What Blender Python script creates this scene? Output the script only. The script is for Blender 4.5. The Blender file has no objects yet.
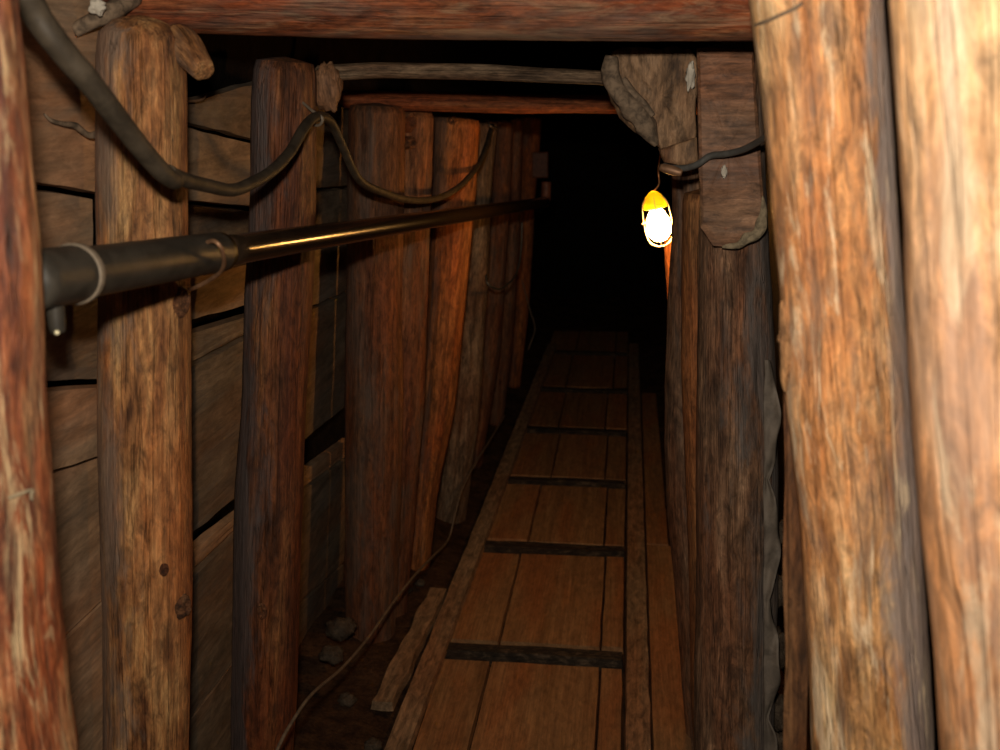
import bpy, math, random
from mathutils import Vector, Matrix, noise
random.seed(7)
S = bpy.context.scene
COL = S.collection
# ------------------------------------------------------------------ camera
F = 1100.0
H = 1.86
PITCH = math.atan(275.0 / F)
YAW = math.radians(6.64)
cam_d = bpy.data.cameras.new('camera')
cam = bpy.data.objects.new('camera', cam_d)
COL.objects.link(cam)
cam_d.sensor_width = 36.0
cam_d.lens = F / 1000.0 * 36.0
cam_d.clip_start = 0.02
cam.location = (0, 0, H)
cam.rotation_euler = (math.pi / 2 - PITCH, 0, YAW)
cam_d.dof.use_dof = True
cam_d.dof.focus_distance = 2.6
cam_d.dof.aperture_fstop = 4.5
S.camera = cam
RM = cam.rotation_euler.to_matrix()
C0 = Vector((0, 0, H))


def ray(px, py):
    return RM @ Vector(((px - 500.0) / F, -(py - 375.0) / F, -1.0))


def on_y(px, py, Y):
    d = ray(px, py)
    return C0 + d * (Y / d.y)


def on_x(px, py, X):
    d = ray(px, py)
    return C0 + d * (X / d.x)


def on_z(px, py, Z=0.0):
    d = ray(px, py)
    return C0 + d * ((Z - H) / d.z)


LEAN = 0.075


def wall_x(z, base=-1.005):
    return base - LEAN * (1.3 - z)


def on_wall(px, py, base=-1.005):
    # plane X - LEAN*Z = base - LEAN*1.3
    d = ray(px, py)
    c = base - LEAN * 1.3
    t = (c - (C0.x - LEAN * C0.z)) / (d.x - LEAN * d.z)
    return C0 + d * t


# ------------------------------------------------------------------ node materials
def new_mat(name):
    m = bpy.data.materials.new(name)
    m.use_nodes = True
    nt = m.node_tree
    for n in list(nt.nodes):
        nt.nodes.remove(n)
    out = nt.nodes.new('ShaderNodeOutputMaterial')
    b = nt.nodes.new('ShaderNodeBsdfPrincipled')
    nt.links.new(b.outputs[0], out.inputs[0])
    return m, nt, b


class NB:
    def __init__(s, nt):
        s.nt = nt
        s.L = nt.links.new

    def n(s, t, **k):
        x = s.nt.nodes.new('ShaderNode' + t)
        for a, v in k.items():
            setattr(x, a, v)
        return x

    def coord(s, scale, offset=37.0):
        tc = s.n('TexCoord')
        oi = s.n('ObjectInfo')
        mu = s.n('Math', operation='MULTIPLY')
        s.L(oi.outputs['Random'], mu.inputs[0])
        mu.inputs[1].default_value = offset
        ad = s.n('VectorMath', operation='ADD')
        s.L(tc.outputs['Object'], ad.inputs[0])
        s.L(mu.outputs[0], ad.inputs[1])
        mp = s.n('Mapping')
        s.L(ad.outputs[0], mp.inputs[0])
        mp.inputs['Scale'].default_value = scale
        return mp.outputs[0]

    def noise(s, vec, scale, detail=4.0, rough=0.55, dist=0.0):
        x = s.n('TexNoise')
        s.L(vec, x.inputs['Vector'])
        x.inputs['Scale'].default_value = scale
        x.inputs['Detail'].default_value = detail
        x.inputs['Roughness'].default_value = rough
        x.inputs['Distortion'].default_value = dist
        return x.outputs['Fac']

    def ramp(s, fac, stops):
        r = s.n('ValToRGB')
        s.L(fac, r.inputs[0])
        e = r.color_ramp.elements
        while len(e) < len(stops):
            e.new(0.5)
        for i, (p, c) in enumerate(stops):
            e[i].position = p
            e[i].color = (c[0], c[1], c[2], 1) if not isinstance(c, (int, float)) else (c, c, c, 1)
        return r.outputs[0]

    def mix(s, fac, a, b, mode='MIX'):
        x = s.n('Mix', data_type='RGBA', blend_type=mode)
        if isinstance(fac, (int, float)):
            x.inputs[0].default_value = fac
        else:
            s.L(fac, x.inputs[0])
        for v, i in ((a, 6), (b, 7)):
            if isinstance(v, tuple):
                x.inputs[i].default_value = (*v[:3], 1)
            else:
                s.L(v, x.inputs[i])
        return x.outputs[2]

    def math(s, op, a, b=None):
        x = s.n('Math', operation=op)
        for v, i in ((a, 0), (b, 1)):
            if v is None:
                continue
            if isinstance(v, (int, float)):
                x.inputs[i].default_value = v
            else:
                s.L(v, x.inputs[i])
        return x.outputs[0]


def axis_scale(axis, k):
    v = [1.0, 1.0, 1.0]
    v['XYZ'.index(axis)] = k
    return tuple(v)


def wood(name, dark, mid, light, axis='Z', scale=22.0, stretch=0.12, grey=None, grey_amt=0.5,
         chip=None, chip_amt=0.35, side=None, rough=0.6, bump=0.8, contrast=1.0, spec=0.35, stain=0.45, cracks=0.4, fibre=0.55, side_off=0.0, stain_col=None, mottle=0.8):
    m, nt, b = new_mat(name)
    q = NB(nt)
    c1 = q.coord(axis_scale(axis, stretch))
    c2 = q.coord(axis_scale(axis, 0.02))
    c3 = q.coord(axis_scale(axis, 0.22), 53.0)
    # broad streaks of colour along the grain, rich in small detail
    n1 = q.noise(c1, scale, 9, 0.68, 0.5)
    w = 0.15 / contrast
    base = q.ramp(n1, [(0.5 - w, dark), (0.5, mid), (0.5 + w, light)])
    # slow change of hue along the log
    n0 = q.noise(c3, scale * 0.35, 3, 0.5, 0.3)
    base = q.mix(q.ramp(n0, [(0.42, 0.0), (0.62, 0.55)]), base, tuple(mid[i] * (1.15, 0.72, 0.5)[i] for i in range(3)))
    # fibres
    n2 = q.noise(c2, scale * 9, 4, 0.65)
    fib = q.ramp(n2, [(0.32, 0.45), (0.68, 1.25)])
    base = q.mix(fibre, base, fib, 'MULTIPLY')
    n3 = q.noise(c3, scale * 1.1, 9, 0.72, 0.8)
    c7 = q.coord(axis_scale(axis, 0.3), 91.0)
    n7 = q.noise(c7, scale * 3.0, 8, 0.75, 0.6)
    base = q.mix(mottle, base, q.ramp(n7, [(0.37, 0.30), (0.5, 0.92), (0.63, 1.55)]), 'MULTIPLY')
    if grey:
        n4 = q.noise(c3, scale * 0.55, 8, 0.68, 0.5)
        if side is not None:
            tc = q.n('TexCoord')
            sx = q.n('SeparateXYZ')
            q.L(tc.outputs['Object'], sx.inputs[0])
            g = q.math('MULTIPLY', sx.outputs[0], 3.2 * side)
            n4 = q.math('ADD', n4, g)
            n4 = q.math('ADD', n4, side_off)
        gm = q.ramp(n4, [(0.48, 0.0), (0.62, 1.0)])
        gcol = q.mix(q.ramp(n2, [(0.35, 0.0), (0.65, 1.0)]), tuple(x * 0.55 for x in grey), grey)
        base = q.mix(q.math('MULTIPLY', gm, grey_amt), base, gcol)
    if chip:
        c5 = q.coord(axis_scale(axis, 0.16), 71.0)
        n5 = q.noise(c5, scale * 1.6, 9, 0.7, 0.9)
        cm = q.ramp(n5, [(0.53, 0.0), (0.63, 1.0)])
        base = q.mix(q.math('MULTIPLY', cm, chip_amt), base, chip)
    # dirt blotches with ragged outlines
    st = q.ramp(n3, [(0.36, 1.0), (0.50, 0.0)])
    base = q.mix(q.math('MULTIPLY', st, stain), base, stain_col or tuple(x * 0.4 for x in dark))
    # thin drying cracks
    c6 = q.coord(axis_scale(axis, 0.03), 19.0)
    n6 = q.noise(c6, scale * 1.3, 4, 0.6, 0.3)
    ab = q.math('ABSOLUTE', q.math('SUBTRACT', n6, 0.5))
    cr = q.ramp(ab, [(0.0, 0.2), (0.012, 1.0)])
    base = q.mix(cracks, base, cr, 'MULTIPLY')
    oi = q.n('ObjectInfo')
    tint = q.ramp(oi.outputs['Random'], [(0.0, (0.86, 0.84, 0.82)), (1.0, (1.08, 1.04, 1.0))])
    base = q.mix(1.0, base, tint, 'MULTIPLY')
    q.L(base, b.inputs['Base Color'])
    rr = q.ramp(n3, [(0.35, min(1, rough + 0.2)), (0.65, rough - 0.12)])
    q.L(rr, b.inputs['Roughness'])
    b.inputs['Specular IOR Level'].default_value = spec
    bh = q.math('ADD', q.math('MULTIPLY', n2, 0.45), q.math('MULTIPLY', cr, cracks))
    bh = q.math('ADD', bh, q.math('MULTIPLY', n3, 0.7))
    bh = q.math('ADD', bh, q.math('MULTIPLY', n7, 0.5))
    bp = q.n('Bump')
    bp.inputs['Strength'].default_value = bump
    bp.inputs['Distance'].default_value = 0.009
    q.L(bh, bp.inputs['Height'])
    q.L(bp.outputs[0], b.inputs['Normal'])
    return m


def plain(name, col, rough=0.6, metal=0.0, var=0.35, scale=40.0, bump=0.25, spec=0.4, col2=None):
    m, nt, b = new_mat(name)
    q = NB(nt)
    c = q.coord((1, 1, 1))
    n1 = q.noise(c, scale, 5, 0.6, 0.5)
    cc = col2 or tuple(x * (1 - var) for x in col)
    base = q.ramp(n1, [(0.38, cc), (0.6, col)])
    q.L(base, b.inputs['Base Color'])
    b.inputs['Roughness'].default_value = rough
    b.inputs['Metallic'].default_value = metal
    b.inputs['Specular IOR Level'].default_value = spec
    bp = q.n('Bump')
    bp.inputs['Strength'].default_value = bump
    bp.inputs['Distance'].default_value = 0.004
    q.L(n1, bp.inputs['Height'])
    q.L(bp.outputs[0], b.inputs['Normal'])
    return m


def soil(name, a, bcol, scale=14.0):
    m, nt, b = new_mat(name)
    q = NB(nt)
    c = q.coord((1, 1, 1))
    n1 = q.noise(c, scale, 8, 0.7, 0.3)
    n2 = q.noise(c, scale * 6, 4, 0.7)
    base = q.ramp(n1, [(0.35, a), (0.65, bcol)])
    base = q.mix(0.6, base, q.ramp(n2, [(0.35, 0.5), (0.65, 1.2)]), 'MULTIPLY')
    q.L(base, b.inputs['Base Color'])
    b.inputs['Roughness'].default_value = 0.95
    b.inputs['Specular IOR Level'].default_value = 0.1
    bp = q.n('Bump')
    bp.inputs['Strength'].default_value = 0.9
    bp.inputs['Distance'].default_value = 0.02
    q.L(q.math('ADD', n1, q.math('MULTIPLY', n2, 0.4)), bp.inputs['Height'])
    q.L(bp.outputs[0], b.inputs['Normal'])
    return m


M = {}
M['front_left'] = wood('red_brown_pine', (0.11, 0.025, 0.010), (0.35, 0.11, 0.04), (0.60, 0.33, 0.15),
                       scale=22, stretch=0.22, fibre=0.5, chip=(0.80, 0.58, 0.32), chip_amt=0.75, contrast=1.2, spec=0.5, rough=0.5, stain=0.6)
M['post_tan'] = wood('tan_pine', (0.15, 0.055, 0.02), (0.42, 0.19, 0.066), (0.62, 0.36, 0.15), fibre=0.55, stretch=0.15,
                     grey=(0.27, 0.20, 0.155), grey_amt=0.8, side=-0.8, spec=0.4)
M['post_red'] = wood('red_pine', (0.05, 0.018, 0.008), (0.20, 0.066, 0.022), (0.36, 0.15, 0.05),
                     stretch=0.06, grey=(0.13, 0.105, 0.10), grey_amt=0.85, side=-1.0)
M['post_brown'] = wood('brown_pine', (0.07, 0.027, 0.012), (0.17, 0.07, 0.03), (0.27, 0.125, 0.055),
                       stretch=0.06, grey=(0.15, 0.115, 0.09), grey_amt=0.6)
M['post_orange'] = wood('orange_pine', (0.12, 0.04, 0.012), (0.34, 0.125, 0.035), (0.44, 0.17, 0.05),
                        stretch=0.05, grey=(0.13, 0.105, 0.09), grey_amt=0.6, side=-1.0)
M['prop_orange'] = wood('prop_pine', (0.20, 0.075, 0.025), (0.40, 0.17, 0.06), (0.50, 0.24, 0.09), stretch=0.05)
M['post_right'] = wood('grey_brown_pine', (0.065, 0.035, 0.02), (0.22, 0.12, 0.066), (0.40, 0.24, 0.14),
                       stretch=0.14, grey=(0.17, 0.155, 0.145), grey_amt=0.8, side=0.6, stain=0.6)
M['post_light'] = wood('pale_pine', (0.25, 0.11, 0.04), (0.56, 0.30, 0.12), (0.80, 0.56, 0.30),
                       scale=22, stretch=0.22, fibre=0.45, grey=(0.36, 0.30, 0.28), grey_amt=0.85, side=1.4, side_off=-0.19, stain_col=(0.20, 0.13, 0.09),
                       chip=(0.92, 0.72, 0.48), chip_amt=0.75, stain=0.7, spec=0.5, rough=0.5)
M['post_peach'] = wood('peach_pine', (0.44, 0.21, 0.085), (0.74, 0.43, 0.20), (0.86, 0.66, 0.42),
                       scale=13, stretch=0.10, grey=(0.50, 0.34, 0.26), grey_amt=0.65, stain=0.4, fibre=0.5, spec=0.5, rough=0.5,
                       chip=(0.95, 0.78, 0.55), chip_amt=0.5)
M['beam'] = wood('beam_pine', (0.09, 0.026, 0.010), (0.27, 0.082, 0.028), (0.46, 0.21, 0.085), axis='Z',
                 stretch=0.14, chip=(0.5, 0.34, 0.2), chip_amt=0.35, grey=(0.24, 0.18, 0.14), grey_amt=0.5)
M['pole'] = wood('weathered_pole', (0.075, 0.045, 0.026), (0.18, 0.115, 0.068), (0.30, 0.21, 0.13), axis='Z', scale=30, stretch=0.16)
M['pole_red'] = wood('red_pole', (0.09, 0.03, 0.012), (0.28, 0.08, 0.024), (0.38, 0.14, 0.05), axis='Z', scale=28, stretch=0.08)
M['board'] = wood('tan_board', (0.34, 0.215, 0.125), (0.43, 0.28, 0.168), (0.51, 0.34, 0.215), axis='X', scale=14, stretch=0.3,
                  bump=0.2, stain=0.3, grey=(0.33, 0.26, 0.19), grey_amt=0.6, cracks=0.0, fibre=0.3, mottle=0.4)
M['board_grey'] = wood('grey_board', (0.14, 0.105, 0.072), (0.21, 0.16, 0.11), (0.28, 0.22, 0.155), axis='X', scale=14, stretch=0.4,
                       bump=0.35, stain=0.5, grey=(0.22, 0.195, 0.165), grey_amt=0.6, cracks=0.0, fibre=0.3, mottle=0.4)
M['plank'] = wood('floor_plank_pine', (0.25, 0.122, 0.048), (0.33, 0.167, 0.068), (0.39, 0.21, 0.09), axis='Y', scale=20, stretch=0.05,
                  bump=0.2, stain=0.25, rough=0.75, cracks=0.15, mottle=0.4)
M['batten'] = wood('dusty_batten', (0.23, 0.145, 0.08), (0.30, 0.195, 0.11), (0.35, 0.235, 0.14), axis='Y', scale=16, stretch=0.08,
                   bump=0.25, stain=0.25, rough=0.8, cracks=0.15)
M['rung'] = wood('dirty_rung', (0.02, 0.014, 0.01), (0.045, 0.03, 0.018), (0.15, 0.10, 0.06), axis='X', scale=40, stretch=0.6, rough=0.8)
M['sawn'] = wood('sawn_timber', (0.16, 0.082, 0.045), (0.24, 0.13, 0.072), (0.30, 0.17, 0.10), axis='X', scale=20, stretch=0.12, bump=0.3,
                 stain=0.35, grey=(0.13, 0.10, 0.085), grey_amt=0.4, cracks=0.0)
M['stump'] = wood('old_timber', (0.10, 0.056, 0.03), (0.28, 0.165, 0.088), (0.40, 0.25, 0.145), axis='Z', scale=16, stretch=0.3, stain=0.6, cracks=0.1)
M['bark'] = plain('bark', (0.22, 0.15, 0.095), 0.85, 0, 0.6, 60, 0.8)
M['bark_light'] = plain('frayed_bark', (0.30, 0.23, 0.14), 0.85, 0, 0.5, 80, 0.8)
M['chip'] = wood('peeled_bark', (0.30, 0.15, 0.06), (0.5, 0.30, 0.14), (0.65, 0.42, 0.22), scale=30, rough=0.6)
M['knot'] = wood('knot_wood', (0.05, 0.02, 0.01), (0.17, 0.07, 0.03), (0.28, 0.13, 0.055), scale=60, stretch=0.5, rough=0.6)
M['rubber'] = plain('dusty_rubber', (0.065, 0.048, 0.031), 0.62, 0, 0.5, 25, 0.2, 0.3)
M['pipe'] = plain('dark_pipe', (0.028, 0.017, 0.010), 0.21, 0.0, 0.35, 30, 0.06, 0.6)
M['wrap'] = plain('grey_pipe_wrap', (0.045, 0.038, 0.029), 0.45, 0, 0.4, 30, 0.15, 0.35)
M['tie'] = plain('dull_tie', (0.22, 0.17, 0.12), 0.6, 0, 0.3)
M['wire'] = plain('rusty_wire', (0.32, 0.17, 0.09), 0.5, 0.4, 0.4)
M['copper'] = plain('copper_wire', (0.55, 0.24, 0.09), 0.35, 0.8, 0.3)
M['cord'] = plain('grey_cord', (0.10, 0.095, 0.085), 0.5, 0, 0.3)
M['flex'] = plain('floor_cord', (0.17, 0.12, 0.08), 0.6, 0, 0.4)
ty, nty, by = new_mat('yellow_hood')
by.inputs['Base Color'].default_value = (0.85, 0.68, 0.05, 1)
by.inputs['Roughness'].default_value = 0.5
tr = nty.nodes.new('ShaderNodeBsdfTranslucent')
tr.inputs[0].default_value = (1.0, 1.0, 0.08, 1)
mx = nty.nodes.new('ShaderNodeMixShader')
mx.inputs[0].default_value = 0.35
nty.links.new(by.outputs[0], mx.inputs[1])
nty.links.new(tr.outputs[0], mx.inputs[2])
nty.links.new(mx.outputs[0], nty.nodes['Material Output'].inputs[0])
M['yellow'] = ty
M['cage'] = plain('pale_wire', (0.75, 0.66, 0.42), 0.35, 0.3, 0.1)
M['sheet'] = plain('grey_sheet', (0.19, 0.15, 0.115), 0.7, 0, 0.45, 18, 0.3)
M['slat'] = wood('slat_pine', (0.20, 0.085, 0.03), (0.34, 0.16, 0.06), (0.44, 0.24, 0.10), scale=25, stretch=0.03)
M['plaster'] = plain('plaster', (0.62, 0.55, 0.45), 0.9, 0, 0.3)
M['boxm'] = plain('dark_box', (0.13, 0.045, 0.025), 0.6, 0, 0.4)
M['soil'] = soil('dark_soil', (0.028, 0.014, 0.008), (0.10, 0.05, 0.025))
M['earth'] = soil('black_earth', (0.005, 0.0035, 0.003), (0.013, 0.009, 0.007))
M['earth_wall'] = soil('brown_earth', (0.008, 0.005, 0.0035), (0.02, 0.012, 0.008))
M['stone'] = soil('stone', (0.06, 0.04, 0.028), (0.15, 0.11, 0.075), 30)

mb, ntb, bb = new_mat('lit_glass')
for n in list(ntb.nodes):
    if n.type == 'BSDF_PRINCIPLED':
        ntb.nodes.remove(n)
em = ntb.nodes.new('ShaderNodeEmission')
em.inputs[0].default_value = (1.0, 0.47, 0.12, 1)
em.inputs[1].default_value = 165.0
ntb.links.new(em.outputs[0], ntb.nodes['Material Output'].inputs[0])
M['bulb'] = mb


# ------------------------------------------------------------------ objects
def link(name, verts, faces, mat, parent=None, matrix=None, pmat=None, smooth=True, label=None, cat=None, group=None, kind=None):
    """one mesh object; verts are local to matrix (world)."""
    me = bpy.data.meshes.new(name)
    me.from_pydata([tuple(v) for v in verts], [], faces)
    me.update()
    if smooth:
        me.polygons.foreach_set('use_smooth', [True] * len(me.polygons))
    ms = mat if isinstance(mat, list) else [mat]
    for x in ms:
        me.materials.append(x)
    o = bpy.data.objects.new(name, me)
    COL.objects.link(o)
    matrix = matrix or Matrix()
    if parent is not None:
        o.parent = parent
        o.matrix_basis = parent['_m'].inverted() @ matrix if False else MATS[parent.name].inverted() @ matrix
    else:
        o.matrix_basis = matrix
    MATS[o.name] = matrix
    tag(o, label, cat, group, kind)
    return o


MATS = {}


def tag(o, label=None, cat=None, group=None, kind=None):
    if label:
        o['label'] = label
    if cat:
        o['category'] = cat
    if group:
        o['group'] = group
    if kind:
        o['kind'] = kind
    elif cat:
        o['kind'] = 'thing'


def empty(name, loc, label, cat, group=None):
    o = bpy.data.objects.new(name, None)
    COL.objects.link(o)
    m = Matrix.Translation(loc)
    o.matrix_basis = m
    o.empty_display_size = 0.05
    MATS[o.name] = m
    tag(o, label, cat, group)
    return o


def frame(origin, zaxis, xhint=Vector((1, 0, 0))):
    z = zaxis.normalized()
    y = z.cross(xhint).normalized()
    x = y.cross(z).normalized()
    m = Matrix((x, y, z)).transposed().to_4x4()
    m.translation = origin
    return m


def nz(x, y, z):
    return noise.noise(Vector((x, y, z)))


def interp(tab, t):
    if t <= tab[0][0]:
        return tab[0][1:]
    for a, b in zip(tab, tab[1:]):
        if t <= b[0]:
            k = (t - a[0]) / (b[0] - a[0])
            k = k * k * (3 - 2 * k) * 0.4 + k * 0.6
            return tuple(p + (q - p) * k for p, q in zip(a[1:], b[1:]))
    return tab[-1][1:]


def log_mesh(stations, seed, n=44, step=0.022, rough=0.05, groove=0.025, flat=1.0, dome=0.012, cutf=None):
    """stations: (z, cx, cy, r) local, along +Z."""
    L0, L1 = stations[0][0], stations[-1][0]
    k = max(8, int((L1 - L0) / step))
    V, Fc = [], []
    for i in range(k + 1):
        z = L0 + (L1 - L0) * i / k
        cx, cy, r = interp(stations, z)
        for j in range(n):
            a = 2 * math.pi * j / n
            ca, sa = math.cos(a), math.sin(a)
            s = seed * 3.7
            w = 1 + rough * nz(ca * 1.1 + s, sa * 1.1, z * 2.2) + groove * nz(ca * 5 + s, sa * 5, z * 1.1 + 9)
            w += 0.012 * nz(ca * 3, sa * 3 + s, z * 16)
            e = 1.0
            if i == 0 or i == k:
                e = 0.93
            x, y = cx + r * w * ca * e, cy + r * w * sa * e * flat
            if cutf:
                x, y = cutf(x, y, z)
            V.append((x, y, z))
    for i in range(k):
        for j in range(n):
            j2 = (j + 1) % n
            Fc.append((i * n + j, i * n + j2, (i + 1) * n + j2, (i + 1) * n + j))
    # caps, with rings
    for end, ii, sgn in ((0, 0, -1), (1, k, 1)):
        z = L0 if end == 0 else L1
        cx, cy, r = interp(stations, z)
        prev = [ii * n + j for j in range(n)]
        for q in (0.75, 0.4):
            st = len(V)
            for j in range(n):
                v = V[ii * n + j]
                V.append((cx + (v[0] - cx) * q, cy + (v[1] - cy) * q, z + sgn * dome * (1 - q) + 0.004 * nz(v[0] * 40, v[1] * 40, seed)))
            cur = list(range(st, st + n))
            for j in range(n):
                j2 = (j + 1) % n
                f = (prev[j], prev[j2], cur[j2], cur[j])
                Fc.append(f if sgn > 0 else f[::-1])
            prev = cur
        c = len(V)
        V.append((cx, cy, z + sgn * dome))
        for j in range(n):
            f = (prev[j], prev[(j + 1) % n], c)
            Fc.append(f if sgn > 0 else f[::-1])
    return V, Fc


POSTS = {}


def post(Y, prof, mat, seed, label, key, bottom=-0.03, xl_fix=None, rough=0.05, groove=0.03, flat=1.0, group='timber props'):
    """prof: (py, xleft, xright) rows from top to bottom, standing on the plane Y."""
    st = []
    for py, xl, xr in prof:
        p = on_y((xl + xr) / 2, py, Y)
        a, b = on_y(xl, py, Y), on_y(xr, py, Y)
        st.append([p.z, p.x, (b.x - a.x) / 2])
    st.sort()
    # extend to the ground along the lean of the lower half
    if st[0][0] > bottom + 0.02:
        z0, x0, r0 = st[0]
        m_ = st[len(st) // 2]
        sl = (m_[1] - x0) / (m_[0] - z0)
        st.insert(0, [bottom, x0 + sl * (bottom - z0), r0])
    p0 = Vector((st[0][1], Y, st[0][0]))
    p1 = Vector((st[-1][1], Y, st[-1][0]))
    mtx = frame(p0, p1 - p0)
    inv = mtx.inverted()
    loc = []
    for z, x, r in st:
        v = inv @ Vector((x, Y, z))
        loc.append((v.z, v.x, v.y, r))
    V, Fc = log_mesh(loc, seed, rough=rough, groove=groove, flat=flat)
    o = link('timber_post', V, Fc, mat, matrix=mtx, label=label, cat='post', group=group)
    POSTS[key] = (o, st, Y, flat)
    return o


def surf(key, px, py, out=0.0):
    """point and normal on a post's near side under a pixel."""
    o, st, Y, flat = POSTS[key]
    Yn = Y
    for _ in range(4):
        p = on_y(px, py, Yn)
        cx, r = interp(st, p.z)
        dx = max(-0.97 * r, min(0.97 * r, p.x - cx))
        Yn = Y - flat * math.sqrt(r * r - dx * dx)
    nrm = Vector((dx, Yn - Y, 0)).normalized()
    return Vector((cx + dx, Yn, p.z)) + nrm * out, nrm


def knot(key, px, py, w=0.018, h=0.026, dome=0.010, seed=1, name='knot', mat=None, label='dark round knot with a raised rim'):
    p, nrm = surf(key, px, py)
    o = POSTS[key][0]
    m = frame(p - nrm * 0.004, nrm, Vector((0, 0, 1)).cross(nrm) if abs(nrm.z) < .9 else Vector((1, 0, 0)))
    V, Fc = [(0, 0, dome * 0.55)], []
    n = 20
    rings = [(0.22, .6), (0.4, .75), (0.58, 1.0), (0.72, .95), (0.88, .7), (1.0, .35), (1.25, -.35)]
    for q, hh in rings:
        for j in range(n):
            a = 2 * math.pi * j / n
            wob = 1 + .15 * nz(math.cos(a) * 2 + seed, math.sin(a) * 2, q * 3)
            V.append((w * q * wob * math.cos(a), h * q * wob * math.sin(a), dome * hh * (1 + .3 * nz(a * 2, q * 9, seed))))
    for j in range(n):
        Fc.append((0, 1 + j, 1 + (j + 1) % n))
    for i in range(len(rings) - 1):
        for j in range(n):
            j2 = (j + 1) % n
            Fc.append((1 + i * n + j, 1 + (i + 1) * n + j, 1 + (i + 1) * n + j2, 1 + i * n + j2))
    return link(name, V, Fc, mat or M['knot'], parent=o, matrix=m, label=label)


def catmull(P, k=8):
    out = []
    for i in range(len(P) - 1):
        a, b, c, d = P[max(i - 1, 0)], P[i], P[i + 1], P[min(i + 2, len(P) - 1)]
        for j in range(k):
            t = j / k
            out.append(0.5 * ((2 * b) + (c - a) * t + (2 * a - 5 * b + 4 * c - d) * t * t + (3 * b - a - 3 * c + d) * t ** 3))
    out.append(P[-1])
    return out


def tube_vf(P, r, n=14, smooth=8, seed=0, rough=0.0, closed=False):
    P = [Vector(p) for p in P]
    if smooth > 1 and len(P) > 2:
        P = catmull(P, smooth)
    V, Fc = [], []
    up = Vector((0.13, 0.2, 1)).normalized()
    k = len(P)
    for i, p in enumerate(P):
        t = (P[min(i + 1, k - 1)] - P[max(i - 1, 0)]).normalized()
        s = t.cross(up)
        if s.length < 1e-4:
            s = t.cross(Vector((1, 0, 0)))
        s.normalize()
        u = s.cross(t).normalized()
        up = u
        rr = r(i / (k - 1)) if callable(r) else r
        for j in range(n):
            a = 2 * math.pi * j / n
            w = 1 + (rough * nz(p.x * 30 + math.cos(a), p.y * 30 + math.sin(a), p.z * 30 + seed) if rough else 0)
            V.append(p + (s * math.cos(a) + u * math.sin(a)) * rr * w)
    for i in range(k - 1):
        for j in range(n):
            j2 = (j + 1) % n
            Fc.append((i * n + j, i * n + j2, (i + 1) * n + j2, (i + 1) * n + j))
    Fc.append(tuple(range(n))[::-1])
    Fc.append(tuple((k - 1) * n + j for j in range(n)))
    return V, Fc


def tube(name, P, r, mat, parent=None, n=14, smooth=8, rough=0.0, seed=0, **kw):
    P = [Vector(p) for p in P]
    m = Matrix.Translation(P[0])
    V, Fc = tube_vf([p - P[0] for p in P], r, n, smooth, seed, rough)
    return link(name, V, Fc, mat, parent=parent, matrix=m, **kw)


def slab_vf(L, W, T, seed, nl=14, nw=5, wob=0.004, edge=0.004, bev=0.003, bow=0.0):
    """board: length X, width Y(0..W), thickness Z (0 bottom..T), slightly uneven."""
    V, Fc = [], []
    idx = {}

    def P(i, j, top):
        x = L * i / nl
        y = W * j / nw
        dz = wob * nz(x * 3 + seed, y * 6, 1.3) + bow * math.sin(math.pi * i / nl)
        if j == 0:
            y += edge * nz(x * 7, seed, 3) + bev * (1 if top else 0)
        if j == nw:
            y += edge * nz(x * 7, seed, 8) - bev * (1 if top else 0)
        if i == 0:
            x += edge * .6 * nz(y * 15, seed, 5) + bev * (1 if top else 0)
        if i == nl:
            x += edge * .6 * nz(y * 15, seed, 6) - bev * (1 if top else 0)
        return (x, y, (T if top else 0) + dz)
    for top in (0, 1):
        for i in range(nl + 1):
            for j in range(nw + 1):
                idx[i, j, top] = len(V)
                V.append(P(i, j, top))
    for i in range(nl):
        for j in range(nw):
            Fc.append((idx[i, j, 1], idx[i + 1, j, 1], idx[i + 1, j + 1, 1], idx[i, j + 1, 1]))
            Fc.append((idx[i, j, 0], idx[i, j + 1, 0], idx[i + 1, j + 1, 0], idx[i + 1, j, 0]))
    for i in range(nl):
        Fc.append((idx[i, 0, 0], idx[i + 1, 0, 0], idx[i + 1, 0, 1], idx[i, 0, 1]))
        Fc.append((idx[i + 1, nw, 0], idx[i, nw, 0], idx[i, nw, 1], idx[i + 1, nw, 1]))
    for j in range(nw):
        Fc.append((idx[0, j + 1, 0], idx[0, j, 0], idx[0, j, 1], idx[0, j + 1, 1]))
        Fc.append((idx[nl, j, 0], idx[nl, j + 1, 0], idx[nl, j + 1, 1], idx[nl, j, 1]))
    return V, Fc


# ------------------------------------------------------------------ setting
def grid_surface(name, f, nu, nv, mat):
    V, Fc = [], []
    for i in range(nu + 1):
        for j in range(nv + 1):
            V.append(f(i / nu, j / nv))
    for i in range(nu):
        for j in range(nv):
            a = i * (nv + 1) + j
            Fc.append((a, a + nv + 1, a + nv + 2, a + 1))
    return link(name, V, Fc, mat, kind='structure')


Y0, Y1 = -0.6, 11.0


def floor_f(u, v):
    x, y = -1.35 + 2.4 * u, Y0 + (Y1 - Y0) * v
    z = -0.075 + 0.02 * nz(x * 4, y * 4, 1) + 0.012 * nz(x * 15, y * 15, 2)
    if x < -0.62:
        k = min(1, (-0.62 - x) / 0.3)
        z += k * (0.07 + 0.05 * nz(x * 5, y * 3, 7))
    if x > 0.15:
        z += min(1, (x - 0.15) / 0.3) * 0.10
    return (x, y, z)


grid_surface('floor', floor_f, 90, 260, M['soil'])


def lw(u, v):
    z, y = -0.2 + 2.9 * u, Y0 + (Y1 - Y0) * v
    b = -1.16 if y < 4.0 else -1.16 + min(0.25, (y - 4.0) * 0.4)
    x = wall_x(z, b) + 0.03 * nz(y * 3, z * 3, 4) + 0.012 * nz(y * 12, z * 12, 5)
    return (x, y, z)


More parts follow.
